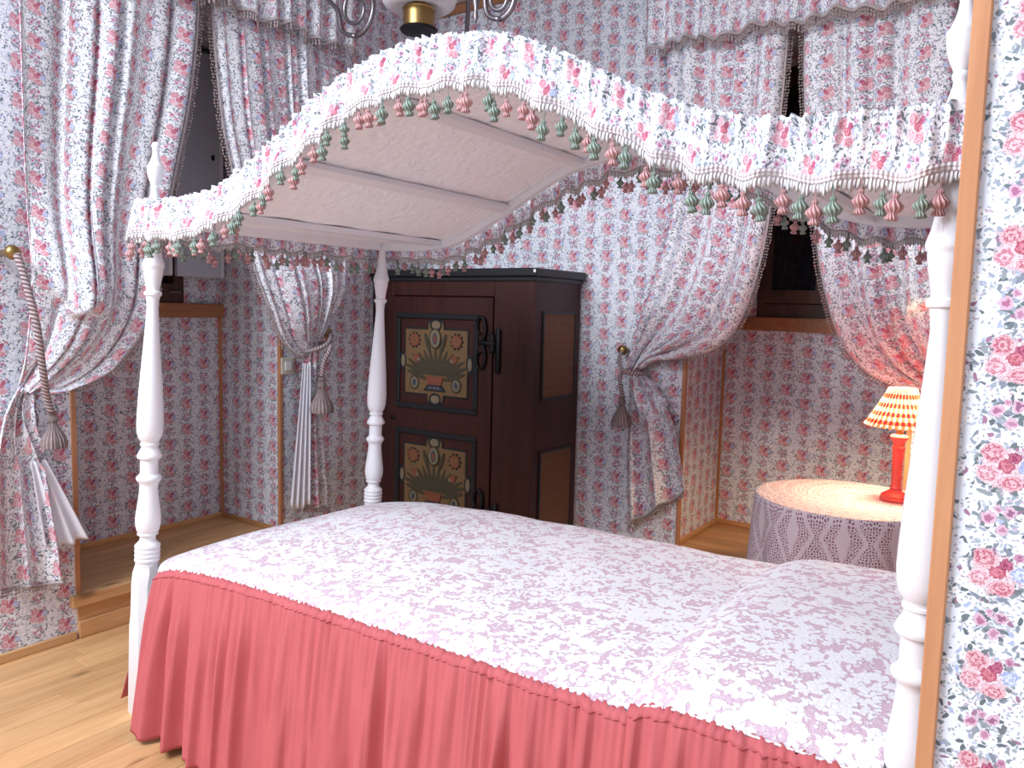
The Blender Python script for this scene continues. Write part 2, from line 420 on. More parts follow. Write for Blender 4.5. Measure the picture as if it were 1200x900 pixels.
# ------------------------------------------------------------------ the room
XL, YB, YF, XR, ZC = -.76, 2.30, -.20, 2.80, 3.08
NB = -1.33       # back of the niche in the left wall
RB = 2.86        # back of the niche in the far wall
LY0, LY1 = .145, 1.205; XL2 = -.83
RX0, RX1 = .850, 1.875
ST = .178        # height of the niche steps
NT = 2.62
def structure(name, b, mat, label, parent=None):
    o = b.build(name, mat, parent)
    return tag(o, label, None, None, 'structure')
b = B(); b.box(NB - .12, XL, -2.6, LY0, 0, ZC); b.box(NB - .12, XL2, LY1, RB + .1, 0, ZC); b.box(NB - .12, XL, LY0, LY1, NT, ZC)
b.box(NB - .12, NB, LY0, LY1, 0, 1.262); b.box(NB - .12, NB, .985, LY1, 1.262, NT)
wall_left = structure('wall_left', b, M['wallpaper'], 'floral papered wall with a deep window niche behind the bed foot')
b = B(); b.box(XL2, RX0, YB, RB + .1, 0, ZC); b.box(RX1, XR, YB, RB + .1, 0, ZC); b.box(RX0, RX1, YB, RB + .1, NT, ZC)
b.box(RX0, RX1, RB, RB + .1, 0, 1.262); b.box(RX0, 1.02, RB, RB + .1, 1.262, NT); b.box(1.70, RX1, RB, RB + .1, 1.262, NT)
wall_back = structure('wall_back', b, M['wallpaper'], 'floral papered wall behind the painted wardrobe, with a window niche')
b = B(); b.box(XR, XR + .1, YF, RB + .1, 0, ZC)
structure('wall_right', b, M['wallpaper'], 'floral papered wall beyond the head of the bed')
b = B(); b.box(2.249, XR + .1, YF, YF + .1, 0, ZC)
structure('wall_front', b, M['wallpaper'], 'sunlit floral papered wall end beside the opening')
b = B(); b.box(2.228, 2.2495, YF - .012, YF + .112, 0, ZC, .002)
structure('trim_1', b, M['pine_z'], 'tall pine edging strip on the sunlit wall end')
b = B(); b.box(NB - .12, XR + .1, YF, RB + .1, ZC, ZC + .1)
structure('ceiling', b, M['plaster'], 'pale painted ceiling')
# floor: a base with planks laid along it
b = B(); b.box(XL2 - .02, XR + .1, -2.6, YB + .02, -.06, -.022)
floor = structure('floor', b, M['pine'], 'honey pine plank floor')
pw = .118; px_ = XL2; i = 0
plank_me = {}
while px_ < XR - .01:
    wdt = min(pw, XR - px_)
    ys = [-2.6, -2.6 + random.uniform(.7, 2.2)]
    while ys[-1] < YB - .6: ys.append(min(YB, ys[-1] + random.uniform(1.4, 2.3)))
    ys[-1] = YB
    for y0, y1 in zip(ys, ys[1:]):
        bb = B(); bb.box(-wdt / 2 + .0008, wdt / 2 - .0008, -(y1 - y0) / 2 + .0008, (y1 - y0) / 2 - .0008, -.022, 0, .0018)
        o = bb.build('plank', M['pine'], None); o.parent = floor; o.location = (px_ + wdt / 2, (y0 + y1) / 2, 0)
    px_ += pw
# baseboards
b = B(); b.box(XL, XL + .016, -2.6, LY0 - .01, 0, .035, .003); structure('baseboard_left', b, M['pine'], 'low pine baseboard under the near curtain')
b = B(); b.box(.30, RX0 - .03, YB - .016, YB, 0, .035, .003); structure('baseboard_back', b, M['pine_x'], 'low pine baseboard beside the wardrobe')
# niche steps
def step(name, label, x0, x1, y0, y1, front, axis):
    t = thing(name, label, 'step', ((x0 + x1) / 2, (y0 + y1) / 2, 0)); t['kind'] = 'structure'
    m = M['pine'] if axis == 'Y' else M['pine_x']
    n = 4
    if axis == 'Y':
        for k in range(n):
            a, c = lerp(x0, x1, k / n), lerp(x0, x1, (k + 1) / n)
            B().box(a + .001, c - .001, y0, y1, ST - .03, ST, .002).build('board', m, t)
        B().box(x1, x1 + .03, y0 - .03, y1 + .03, ST - .045, ST + .002, .004).build('nosing', m, t)
        B().box(x1 - .02, x1 + .004, y0, y1, .07, ST - .045, .002).build('riser', m, t)
        B().box(x1 - .02, x1 + .016, y0, y1, 0, .07, .003).build('kick_board', m, t)
    else:
        for k in range(n):
            a, c = lerp(y0, y1, k / n), lerp(y0, y1, (k + 1) / n)
            B().box(x0, x1, a + .001, c - .001, ST - .03, ST, .002).build('board', m, t)
        B().box(x0 - .03, x1 + .03, y0 - .03, y0, ST - .045, ST + .002, .004).build('nosing', m, t)
        B().box(x0, x1, y0 - .004, y0 + .02, .07, ST - .045, .002).build('riser', m, t)
        B().box(x0, x1, y0 - .016, y0 + .02, 0, .07, .003).build('kick_board', m, t)
step('niche_step', 'pine step filling the window niche at the bed foot', NB, XL, LY0, LY1, XL, 'Y')
step('niche_step', 'pine step filling the window niche behind the lace table', RX0, RX1, YB, RB, YB, 'X')
# pine edging of the niches
tr = [(XL - .016, XL + .005, LY0 - .004, LY0 + .016, ST, NT, 'pine edging on the niche corner under the near curtain'),
      (XL2 - .016, XL2 + .005, LY1 - .016, LY1 + .004, ST, NT, 'pine edging on the niche corner beside the light switch'),
      (NB, NB + .014, LY1 - .014, LY1, ST, 1.262, 'pine strip in the inner corner of the bed foot niche'),
      (NB, NB + .014, LY0, LY0 + .014, ST, 1.262, 'pine strip in the hidden inner corner of the bed foot niche'),
      (RX0 - .004, RX0 + .016, YB - .005, YB + .016, ST, NT, 'pine edging on the niche corner right of the wardrobe'),
      (RX1 - .016, RX1 + .004, YB - .005, YB + .016, ST, NT, 'pine edging on the niche corner behind the lamp'),
      (RX0, RX0 + .014, RB - .014, RB, ST, 1.262, 'pine strip in the inner corner of the niche right of the wardrobe'),
      (RX1 - .014, RX1, RB - .014, RB, ST, 1.262, 'pine strip in the inner corner of the niche behind the lamp')]
for k, (x0, x1, y0, y1, z0, z1, lab) in enumerate(tr):
    structure('trim_%d' % (k + 2), B().box(x0, x1, y0, y1, z0, z1, .002), M['pine_z'], lab)
tr = [(NB, NB + .012, LY0, LY1, ST, ST + .026, 'Y', 'thin pine baseboard along the back of the bed foot niche'), (NB, XL, LY1 - .012, LY1, ST, ST + .026, 'X', 'thin pine baseboard on the far side of the bed foot niche'),
      (RX0, RX1, RB - .012, RB, ST, ST + .026, 'X', 'thin pine baseboard along the back of the niche behind the table'), (RX0, RX0 + .012, YB, RB, ST, ST + .026, 'Y', 'thin pine baseboard on the wardrobe side of the table niche'),
      (XL2, XR, YB - .03, YB, 3.03, 3.075, 'X', 'brown wooden crown moulding above the wardrobe wall')]
for k, (x0, x1, y0, y1, z0, z1, ax, lab) in enumerate(tr):
    structure('trim_%d' % (k + 10), B().box(x0, x1, y0, y1, z0, z1, .003), M['sill'] if k == 4 else M['pine' if ax == 'Y' else 'pine_x'], lab)

# windows
def window_back():
    t = thing('window_2', 'dark brown casement window behind the floral curtains by the lamp', 'window', (1.36, RB, 1.26)); t['kind'] = 'structure'
    B().box(RX0, RX1, RB - .035, RB + .03, 1.262, 1.335, .004).build('window_sill', M['sill'], t)
    fr = B(); x0, x1, y0, y1 = 1.02, 1.70, RB, RB + .07
    fr.box(x0, x1, y0, y1, 1.335, 1.405); fr.box(x0, x0 + .035, y0, y1, 1.405, NT); fr.box(x1 - .035, x1, y0, y1, 1.405, NT); fr.box(x0, x1, y0, y1, NT - .05, NT)
    fr.build('window_frame', M['brown'], t)
    for a, c in ((x0 + .035, 1.36), (1.36, x1 - .035)):
        s = B(); y0 = RB - .012; y1 = RB + .03
        s.box(a, c, y0, y1, 1.41, 1.478); s.box(a, a + .04, y0, y1, 1.478, NT - .05); s.box(c - .04, c, y0, y1, 1.478, NT - .05); s.box(a + .04, c - .04, y0, y1, NT - .1, NT - .05)
        so = s.build('sash', M['brown'], t)
        B().box(a + .04, c - .04, RB + .008, RB + .014, 1.478, NT - .1).build('pane', M['glass'], so)
        B().box(a - .006, a + .008, RB - .022, RB - .008, 1.60, 1.63, .002).build('hinge', M['brass'], so)
    B().box(RX0, 1.02, RB - .012, RB - .002, 1.40, NT).build('reveal_board', M['shutter'], t)
    B().box(1.0, 1.72, RB + .085, RB + .095, 1.3, NT).build('closed_shutter', M['brown'], t)
window_back()
def window_left():
    t = thing('window_1', 'brown window behind the bed foot with pale grey inner shutters', 'window', (NB, .66, 1.26)); t['kind'] = 'structure'
    B().box(NB - .03, NB + .035, LY0, LY1, 1.262, 1.335, .004).build('window_sill', M['sill'], t)
    fr = B(); x0, x1 = NB - .07, NB + .012
    fr.box(x0, x1, .2, .985, 1.335, 1.43); fr.box(x0, x1, .2, .25, 1.43, NT); fr.box(x0, x1, .93, .985, 1.43, NT)
    fr.build('window_frame', M['brown'], t)
    B().box(NB - .05, NB - .04, .25, .93, 1.43, NT).build('pane', M['glass'], t)
    hd = B().box(NB + .012, NB + .03, .90, .96, 1.385, 1.395, .002); hd.build('catch', M['steel'], t)
    for y0, y1, x in ((.905, 1.17, NB + .06), (.60, .885, NB + .05)):
        s = B().box(x, x + .028, y0, y1, 1.468, NT - .04, .003).build('shutter', M['shutter'], t)
        B().box(x + .028, x + .034, y1 - .022, y1 - .002, 1.475, NT - .05, .002).build('edge_strip', M['white'], s)
        B().box(x + .028, x + .04, y1 - .07, y1 - .055, 2.06, 2.085, .003).build('knob', M['iron'], s)
window_left()

# ------------------------------------------------------------------ bed
BW = 1.013
prof_pts = [(-.1, 1.650), (.05, 1.648), (.16, 1.642), (.27, 1.640), (.41, 1.655), (.52, 1.695), (.63, 1.748), (.78, 1.826), (.907, 1.886), (1.05, 1.920), (1.18, 1.930), (1.35, 1.909), (1.44, 1.881), (1.52, 1.842), (1.615, 1.789), (1.71, 1.738), (1.83, 1.690), (1.93, 1.669), (2.0, 1.663), (2.2, 1.660), (2.4, 1.66)]
prof = smooth_tab(prof_pts, 5, .05)
bed = thing('four_poster_bed', 'white turned four-poster bed with an arched canopy', 'bed', (1.1, BW / 2, 0))
post_prof = [(.0135, 1.62), (.0145, 1.56), (.019, 1.51), (.026, 1.475), (.029, 1.466), (.0315, 1.458), (.0325, 1.452), (.0315, 1.446), (.0285, 1.442), (.0285, 1.436), (.0265, 1.42), (.022, 1.395), (.0195, 1.380), (.0205, 1.374), (.025, 1.371), (.0262, 1.366), (.025, 1.360), (.0205, 1.357), (.0185, 1.345), (.017, 1.325),
             (.0195, 1.28), (.025, 1.20), (.031, 1.12), (.036, 1.05), (.039, .99), (.040, .955), (.0385, .93), (.034, .912), (.028, .903), (.0265, .901), (.0265, .896), (.0285, .894), (.0285, .889), (.0255, .886), (.025, .880), (.028, .874), (.034, .862), (.037, .857), (.0375, .853), (.035, .847), (.028, .844), (.027, .838), (.027, .802), (.028, .796), (.0355, .789), (.0378, .784), (.0378, .779), (.0345, .773), (.029, .767), (.0275, .755), (.0285, .735), (.0325, .70), (.0368, .67), (.0385, .65), (.0375, .63), (.034, .614), (.0305, .607), (.0315, .604), (.0315, .599), (.025, .596), (.0235, .588), (.0245, .580), (.030, .574), (.033, .570)]
z = .566
for k in range(4): post_prof += [(.0375, z), (.0388, z - .005), (.0375, z - .010), (.0345, z - .012)]; z -= .0145
post_prof += [(.035, .506), (.036, .498)]
post_prof = post_prof[::-1]
fin_prof = [(.021, -.022), (.020, -.016), (.015, .004), (.0115, .016), (.0105, .024), (.0128, .028), (.0130, .034), (.0112, .037), (.013, .042), (.0185, .055), (.0225, .070), (.0240, .084), (.0242, .090), (.0252, .0925), (.0246, .096), (.021, .099), (.0165, .108), (.0118, .122), (.0098, .134), (.0092, .141), (.0112, .1435), (.0112, .146), (.0095, .148), (.0122, .153), (.0126, .158), (.0110, .164), (.006, .168), (.0, .169)]
def post(bx, by, lx, ly, ztop):
    P = lambda z_: Vector((bx + lx * (z_ - .5), by + ly * (z_ - .5), z_))
    ax = (P(1) - P(0)).normalized()
    b = B(); b.lathe(P(0) , [(r, h) for r, h in post_prof], 28, 0, ax)
    # chamfered square foot
    rings = [(.0, .035, .013), (.012, .040, .014), (.30, .040, .012), (.34, .040, .018), (.44, .040, .019), (.478, .040, .025), (.505, .032, .0185)]
    vs = []; fs = []
    for h, a, c in rings:
        p = P(h)
        for sx, sy in ((a, a - c), (a - c, a), (-a + c, a), (-a, a - c), (-a, -a + c), (-a + c, -a), (a - c, -a), (a, -a + c)): vs.append((p.x + sx, p.y + sy, p.z))
    for i in range(len(rings) - 1):
        for k in range(8): fs.append((i * 8 + k, i * 8 + (k + 1) % 8, (i + 1) * 8 + (k + 1) % 8, (i + 1) * 8 + k))
    fs.append(tuple(range(8))[::-1]); fs.append(tuple((len(rings) - 1) * 8 + k for k in range(8))); b.add(vs, fs)
    o = autosmooth(b.build('post', M['white'], bed), 38)
    f = B(); f.lathe(P(ztop), fin_prof, 24, 0, ax); autosmooth(f.build('finial', M['white'], o), 40)
    return P
PL = post(0, 0, .039, .020, 1.655); PF = post(0, BW, .032, .010, 1.650); PR = post(2.2, 0, .0, .0, 1.668); PH = post(2.2, BW, .0, 0, 1.66)
b = B()
for y in (.0, BW): b.box(.03, 2.17, y - .014, y + .014, .30, .42, .003)
for nm, bx in (('side_rail', (.03, 2.17, -.014, .014)), ('side_rail', (.03, 2.17, BW - .014, BW + .014)), ('end_rail', (.022, .040, .02, BW - .02)), ('end_rail', (2.186, 2.214, .03, BW - .03))):
    B().box(*bx, .30, .42, .004).build(nm, M['white'], bed)
B().box(.05, 2.15, .03, BW - .03, .32, .505, .03).build('mattress', M['lining'], bed)
# serpentine canopy rails, cross ribs and embossed lining
CX0, CX1 = .035, 2.215
RZ = -.035
for y in (0.012, BW + .005):
    def rail(u, v, y=y):
        x = lerp(CX0, CX1, u); k = int(round(v * 4)) % 4
        dy, dz = ((-.014, 0), (.014, 0), (.014, -.042), (-.014, -.042))[k]
        return (x, y + dy, prof(x) + RZ + dz), (x, v)
    autosmooth(B().grid(60, 4, rail).build('canopy_rail', M['white'], bed), 40)
for x in (CX0, CX1): B().box(x - .014, x + .014, .025, BW - .01, prof(x) + RZ - .042, prof(x) + RZ, .003).build('canopy_rail', M['white'], bed)
for k in range(1, 7):
    x = lerp(CX0, CX1, k / 7); zz = prof(x) + RZ; sl = (prof(x + .02) - prof(x - .02)) / .04
    d = Vector((1, 0, sl)).normalized(); nrm = Vector((-sl, 0, 1)).normalized(); b = B(); vs = []
    for yy in (.026, BW - .009):
        for a, c in ((-.016, -.014), (.016, -.014), (.016, -.034), (-.016, -.034)):
            p = Vector((x, yy, zz)) + d * a + nrm * c; vs.append(p)
    b.add(vs, [(0, 1, 2, 3), (7, 6, 5, 4), (0, 4, 5, 1), (1, 5, 6, 2), (2, 6, 7, 3), (3, 7, 4, 0)]); b.build('canopy_rib', M['white'], bed)
def ceil(u, v):
    x = lerp(CX0, CX1, u); y = lerp(.0, BW, v); ph = (u * 7) % 1
    sag = -.006 * math.sin(PI * ph) + .0025 * math.sin(9 * v * PI + 3 * math.sin(u * 20)) * math.exp(-((min(ph, 1 - ph)) / .12) ** 2)
    return (x, y, prof(x) + RZ - .010 + sag), (x, y)
solidify(B().grid(140, 40, ceil).build('canopy_lining', M['lining_top'], bed, True), .004, 1)

# canopy valance with braid, fringe and tassels
val = thing('canopy_valance', 'gathered floral valance hung with pink and green tassels around the bed canopy', 'valance', (1.1, BW / 2, 1.6))
def tassel_mesh(mat):
    b = B(); b.lathe((0, 0, 0), [(.0, -.0395), (.0085, -.039), (.0092, -.036), (.0062, -.031), (.0055, -.0295), (.0098, -.027), (.0132, -.0225), (.0134, -.019), (.0092, -.0145), (.0055, -.011), (.0038, -.009), (.0052, -.0075), (.0052, -.0045), (.0028, -.0025), (.0012, -.001), (.0010, .014), (.0, .0142)], 12)
    me = bpy.data.meshes.new('tassel'); me.from_pydata([tuple(v) for v in b.v], [], b.f); me.materials.append(mat)
    for p in me.polygons: p.use_smooth = True
    return me
TM = [tassel_mesh(M['tas_pink']), tassel_mesh(M['tas_green'])]
def valance(P0, P1, nrm, zf, seed):
    rnd = random.Random(seed); P0 = Vector(P0); P1 = Vector(P1); L = (P1 - P0).length; nrm = Vector(nrm); dr = (P1 - P0).normalized()
    ph = [rnd.uniform(0, 6.28) for _ in range(8)]
    def pleat(u, v):
        s = u * L
        lo = .013 * math.sin(2 * PI * s / .105 + 1.3 * math.sin(2 * PI * s / .47 + ph[0]) + ph[1]) + .005 * math.sin(2 * PI * s / .061 + ph[2])
        hi = .020 * (.5 - abs(math.sin(PI * s / .031 + 1.2 * math.sin(2 * PI * s / .17 + ph[3]))) ** .6) + .003 * math.sin(2 * PI * s / .0173 + ph[4] + 2 * v)
        return lo * v ** .8 + hi * max(0, 1 - v * 1.05) ** .7 + .012 * v
    def drop(u): 
        s = u * L
        return .104 + .006 * math.sin(2 * PI * s / .105 + 1.3 * math.sin(2 * PI * s / .47 + ph[0]) + ph[1] + .9) + .003 * math.sin(2 * PI * s / .31 + ph[5])
    def pt(u, v, out=0):
        s = u * L; p = P0 + dr * s; zt = zf(p)
        return p + nrm * (.012 + pleat(u, v) + out) + Vector((0, 0, zt - v * drop(u) + .0022 * math.sin(2 * PI * s / .021 + ph[6]) * (1 - v) ** 4))
    def cloth(u, v):
        s = u * L
        if v < .18:       # the gathered heading rolls in over the rail
            a = v / .18; p = pt(u, 0); p = p - nrm * (.030 * (1 - a) ** 1.5) - Vector((0, 0, .006 * (1 - a) ** 2)); return p, (s * 2.3, zf(P0) + .02 - .025 * a)
        vv = (v - .18) / .82
        return pt(u, vv), (s * 2.0, 1.2 - .13 * vv)
    nu = int(L / .0032)
    po = solidify(B().grid(nu, 16, cloth).build('valance_panel', M['fabric'], val, True), .0015)
    def br(u, v):
        a = v * PI; return pt(u, 1.0, .0015 + .0035 * math.sin(a)) + Vector((0, 0, .009 - .016 * v)), (u * L, v * .016)
    B().grid(nu, 5, br).build('braid', M['braid'], po, True)
    def fg(u, v):
        s = u * L; jag = .004 * math.sin(2 * PI * s / .009) + .003 * math.sin(2 * PI * s / .033 + ph[7])
        return pt(u, 1.0, .001 + .003 * math.sin(PI * v) + .0012 * math.sin(2 * PI * s / .009)) + Vector((0, 0, -.005 - v * (.016 + jag))), (s, v * .022)
    tag(solidify(B().grid(int(L / .0026), 3, fg).build('fringe', M['fringe'], po, True), .002), kind='stuff')
    n = int(L / .030); base = val.location
    for k in range(n):
        u = (k + .5 + rnd.uniform(-.25, .25)) / n
        p = pt(u, 1, rnd.uniform(-.004, .006)) + Vector((0, 0, -.019 - rnd.choice((0, .003, .008, .016))))
        o = bpy.data.objects.new('tassel', TM[(k + (rnd.random() < .25)) % 2]); COL.objects.link(o); o.parent = po
        o.location = p - base; o.rotation_euler = (rnd.uniform(-.12, .12), rnd.uniform(-.12, .12), rnd.uniform(0, 6)); sc_ = rnd.uniform(.9, 1.12); o.scale = (sc_,) * 3
zf = lambda p: prof(p.x)
valance((.0, -.013, 0), (2.24, -.013, 0), (0, -1, 0), zf, 1)
valance((.012, BW + .03, 0), (.012, -.008, 0), (-1, 0, 0), zf, 2)
valance((2.24, BW + .044, 0), (.0, BW + .044, 0), (0, 1, 0), zf, 3)
valance((2.235, -.008, 0), (2.235, BW + .03, 0), (1, 0, 0), zf, 4)

# ------------------------------------------------------------------ bedspread
cov = thing('bedspread', 'white lace bedspread with a long gathered coral skirt', 'bedspread', (1.1, BW / 2, .3))
edge_tab = smooth_tab([(-.1, .50), (.10, .507), (.25, .535), (.6, .558), (1.2, .566), (1.8, .572), (2.3, .572)], 4, .1)
YN, YFAR = -.042, BW + .042
def topz(x, y):
    e = edge_tab(x)
    v = (y - YN) / (YFAR - YN); r = min(v, 1 - v) * (YFAR - YN)
    rnd_ = -.018 * math.exp(-r / .03) 
    fx = -.030 * math.exp(-max(x - .03, 0) / .06)
    crown = .020 * math.sin(PI * min(max(v, 0), 1))
    return e + .016 + rnd_ + fx + crown + .004 * math.sin(7 * x + 3 * y) * math.sin(5 * y + 1) + .003 * math.sin(19 * x + 2) * math.sin(13 * y)
def lace(u, v):
    y = lerp(YN, YFAR, v); e = min(y - YN, YFAR - y); x0 = .024 + .116 * max(0, 1 - e / .11) ** 2; x = lerp(x0, 2.16, u); return (x, y, topz(x - x0 + .04, y)), (x, y)
solidify(B().grid(120, 60, lace).build('lace_top', M['lace'], cov, True), .004, 1)
def skirt(name, P0, P1, nrm, zt, parent, seed, zb=.022, fl=.065, per=.115, ends=(0, 0)):
    rnd = random.Random(seed); P0 = Vector(P0); P1 = Vector(P1); L = (P1 - P0).length; dr = (P1 - P0).normalized(); nrm = Vector(nrm)
    ph = [rnd.uniform(0, 6.28) for _ in range(10)]
    def wv(s):
        a = 2 * PI * s / per + 1.6 * math.sin(2 * PI * s / .53 + ph[0]) + .8 * math.sin(2 * PI * s / .29 + ph[1])
        f = math.sin(a); f = f * .62 + .38 * (1 - 2 * abs(math.sin(a * .5 + .4)))
        return f, a
    def fn(u, v):
        s = u * L; p = P0 + dr * s; z0 = zt(p)
        f, a = wv(s)
        deep = .7 + .5 * math.sin(2 * PI * s / .41 + ph[2])
        o = fl * v ** .75 + .056 * deep * f * v ** .65 * (.55 + .45 * min(1, v * 1.6)) + .009 * math.sin(a * 2.1 + ph[3]) * min(1, v * 3) * (1 - .4 * v)
        ga = 2 * PI * s / .031 + 2.2 * math.sin(2 * PI * s / .17 + ph[4]) + .9 * v * math.sin(s * 31 + ph[8]); vis = .55 + .45 * math.sin(2 * PI * s / .23 + ph[9])
        o += (.015 * (.5 - abs(math.sin(ga * .5)) ** .6) * vis + .003 * math.sin(2 * PI * s / .0177 + ph[5])) * math.exp(-v * (2.2 + 1.5 * math.sin(s * 23 + ph[6]))) * min(1, .6 + v * 9)
        o += .006 * math.sin(2 * PI * s / .047 + ph[6] + 3 * v + 1.3 * math.sin(s * 17)) * math.exp(-((v - .4) / .3) ** 2)
        side = .010 * math.sin(a + 1.2) * v - ends[0] * v ** .8 * max(0, 1 - s / .22) + ends[1] * v ** .8 * max(0, 1 - (L - s) / .22)
        if v < .05: o += .004 * math.sin(PI * v / .05)          # heading above the gathering line
        zz = lerp(z0, zb + .006 * math.sin(a * .5 + ph[7]), v)
        if v < .05: zz += (.0035 * math.sin(2 * PI * s / .017 + ph[8]) + .002 * math.sin(2 * PI * s / .041 + ph[9])) * (1 - v / .05); o += (.003 * math.sin(2 * PI * s / .021 + ph[7]) - .010) * (1 - v / .05)
        return p + nrm * o + dr * side + Vector((0, 0, zz)), (s * 1.6, v * .55)
    o = B().grid(int(L / .0055), 44, fn).build(name, M['pink'], parent, True)
    solidify(o, .002)
    pts = [fn(i / 300, .035)[0] + nrm * .001 for i in range(301)]
    B().tube([p + Vector((0, 0, .002)) for p in pts], .0018, 6).build('gathering_cord', M['pink'], o, True)
    return o
zt_side = lambda p: edge_tab(p.x) + .012 - .02 * math.exp(-max(p.x - .13, 0) / .05)
skirt('skirt', (.134, YN - .010, 0), (1.80, YN - .010, 0), (0, -1, 0), zt_side, cov, 11, ends=(.05, 0))
skirt('skirt', (.016, BW - .075, 0), (.016, .062, 0), (-1, 0, 0), lambda p: .485, cov, 12, fl=.150, ends=(.06, .095))
skirt('skirt', (2.17, YFAR - .002, 0), (.06, YFAR - .002, 0), (0, 1, 0), lambda p: edge_tab(p.x) - .012, cov, 13, fl=.04)

# pillow under a lace sham with its own ruffle
pil = thing('pillow', 'plump pillow under a white lace sham with coral side ruffle', 'pillow', (1.95, BW / 2, .58))
PX0, PX1 = 1.70, 2.166
def pz(u, v):
    x = lerp(PX0, PX1, u); y = lerp(lerp(YN + .008, YN - .012, min(1, u / .12)), YFAR - .03, v)
    bu = max(0, math.sin(PI * min(1, u * .60 + .0))) ** .8 if u > 0 else 0
    ru = min(1, u / .27); bu = math.sin(ru * PI / 2) ** .85 * (1 - .10 * max(0, u - .45))
    e = min(v, 1 - v) * 2; be = (1 - (1 - min(1, e / .42)) ** 2.6)
    h = .058 * bu * (.60 + .40 * be) - .03 * (1 - be) * (1 - ru) 
    lump = .005 * math.sin(11 * x + 4 * y) * math.sin(7 * y + 2)
    z_ = topz(x, max(YN, min(YFAR, y))) + .003 + h + lump * bu
    if v < .0001: z_ = edge_tab(x) + .012 + .035 * bu
    return (x, y, z_), (x * 1.0 + .37, y + h * .4)
solidify(B().grid(50, 90, pz).build('lace_sham', M['lace'], pil, True), .004, 1)
zt_p = lambda p: pz((p.x - PX0) / (PX1 - PX0), 0)[0][2] + .002
skirt('sham_ruffle', (PX0 + .03, YN - .020, 0), (PX1 + .0, YN - .020, 0), (0, -1, 0), zt_p, pil, 21, zb=.06, fl=.085, per=.10)

# ------------------------------------------------------------------ wardrobe
WX0, WX1, WY0, WY1, WT = -.825, .262, 1.835, 2.285, 1.545
wd = thing('painted_wardrobe', 'dark red folk wardrobe with painted tulip panels and black cornice', 'wardrobe', ((WX0 + WX1) / 2, (WY0 + WY1) / 2, 0))
b = B(); b.box(WX0, WX1, WY0 + .02, WY1, .06, WT - .055, .004)
for x0, x1 in ((WX0, -.665), (.022, WX1)): b.box(x0, x1, WY0, WY0 + .03, .06, WT - .055, .004)
b.box(-.665, .022, WY0, WY0 + .03, 1.405, WT - .055, .003); b.box(-.665, .022, WY0, WY0 + .03, .06, .12, .003)
b.build('body', M['ward'], wd)
B().box(WX0 - .0, WX1 + .012, WY0 - .012, WY1 , 0, .075, .006).build('plinth', M['ward'], wd)
b = B(); b.box(WX0, WX1 + .014, WY0 - .012, WY1, WT - .062, WT - .040, .003); b.box(WX0 - .0, WX1 + .030, WY0 - .03, WY1 , WT - .040, WT, .005)
b.build('cornice', M['black'], wd)
B().box(WX1 + .024 - .012, WX1 + .024, WY0 - .0325, WY0 - .0305, WT - .022, WT - .007).build('paper_tag', M['tag'], wd)
door = B().box(-.662, .019, WY0 - .012, WY0 + .012, .125, 1.400, .004).build('door', M['ward'], wd)
YD = WY0 - .012
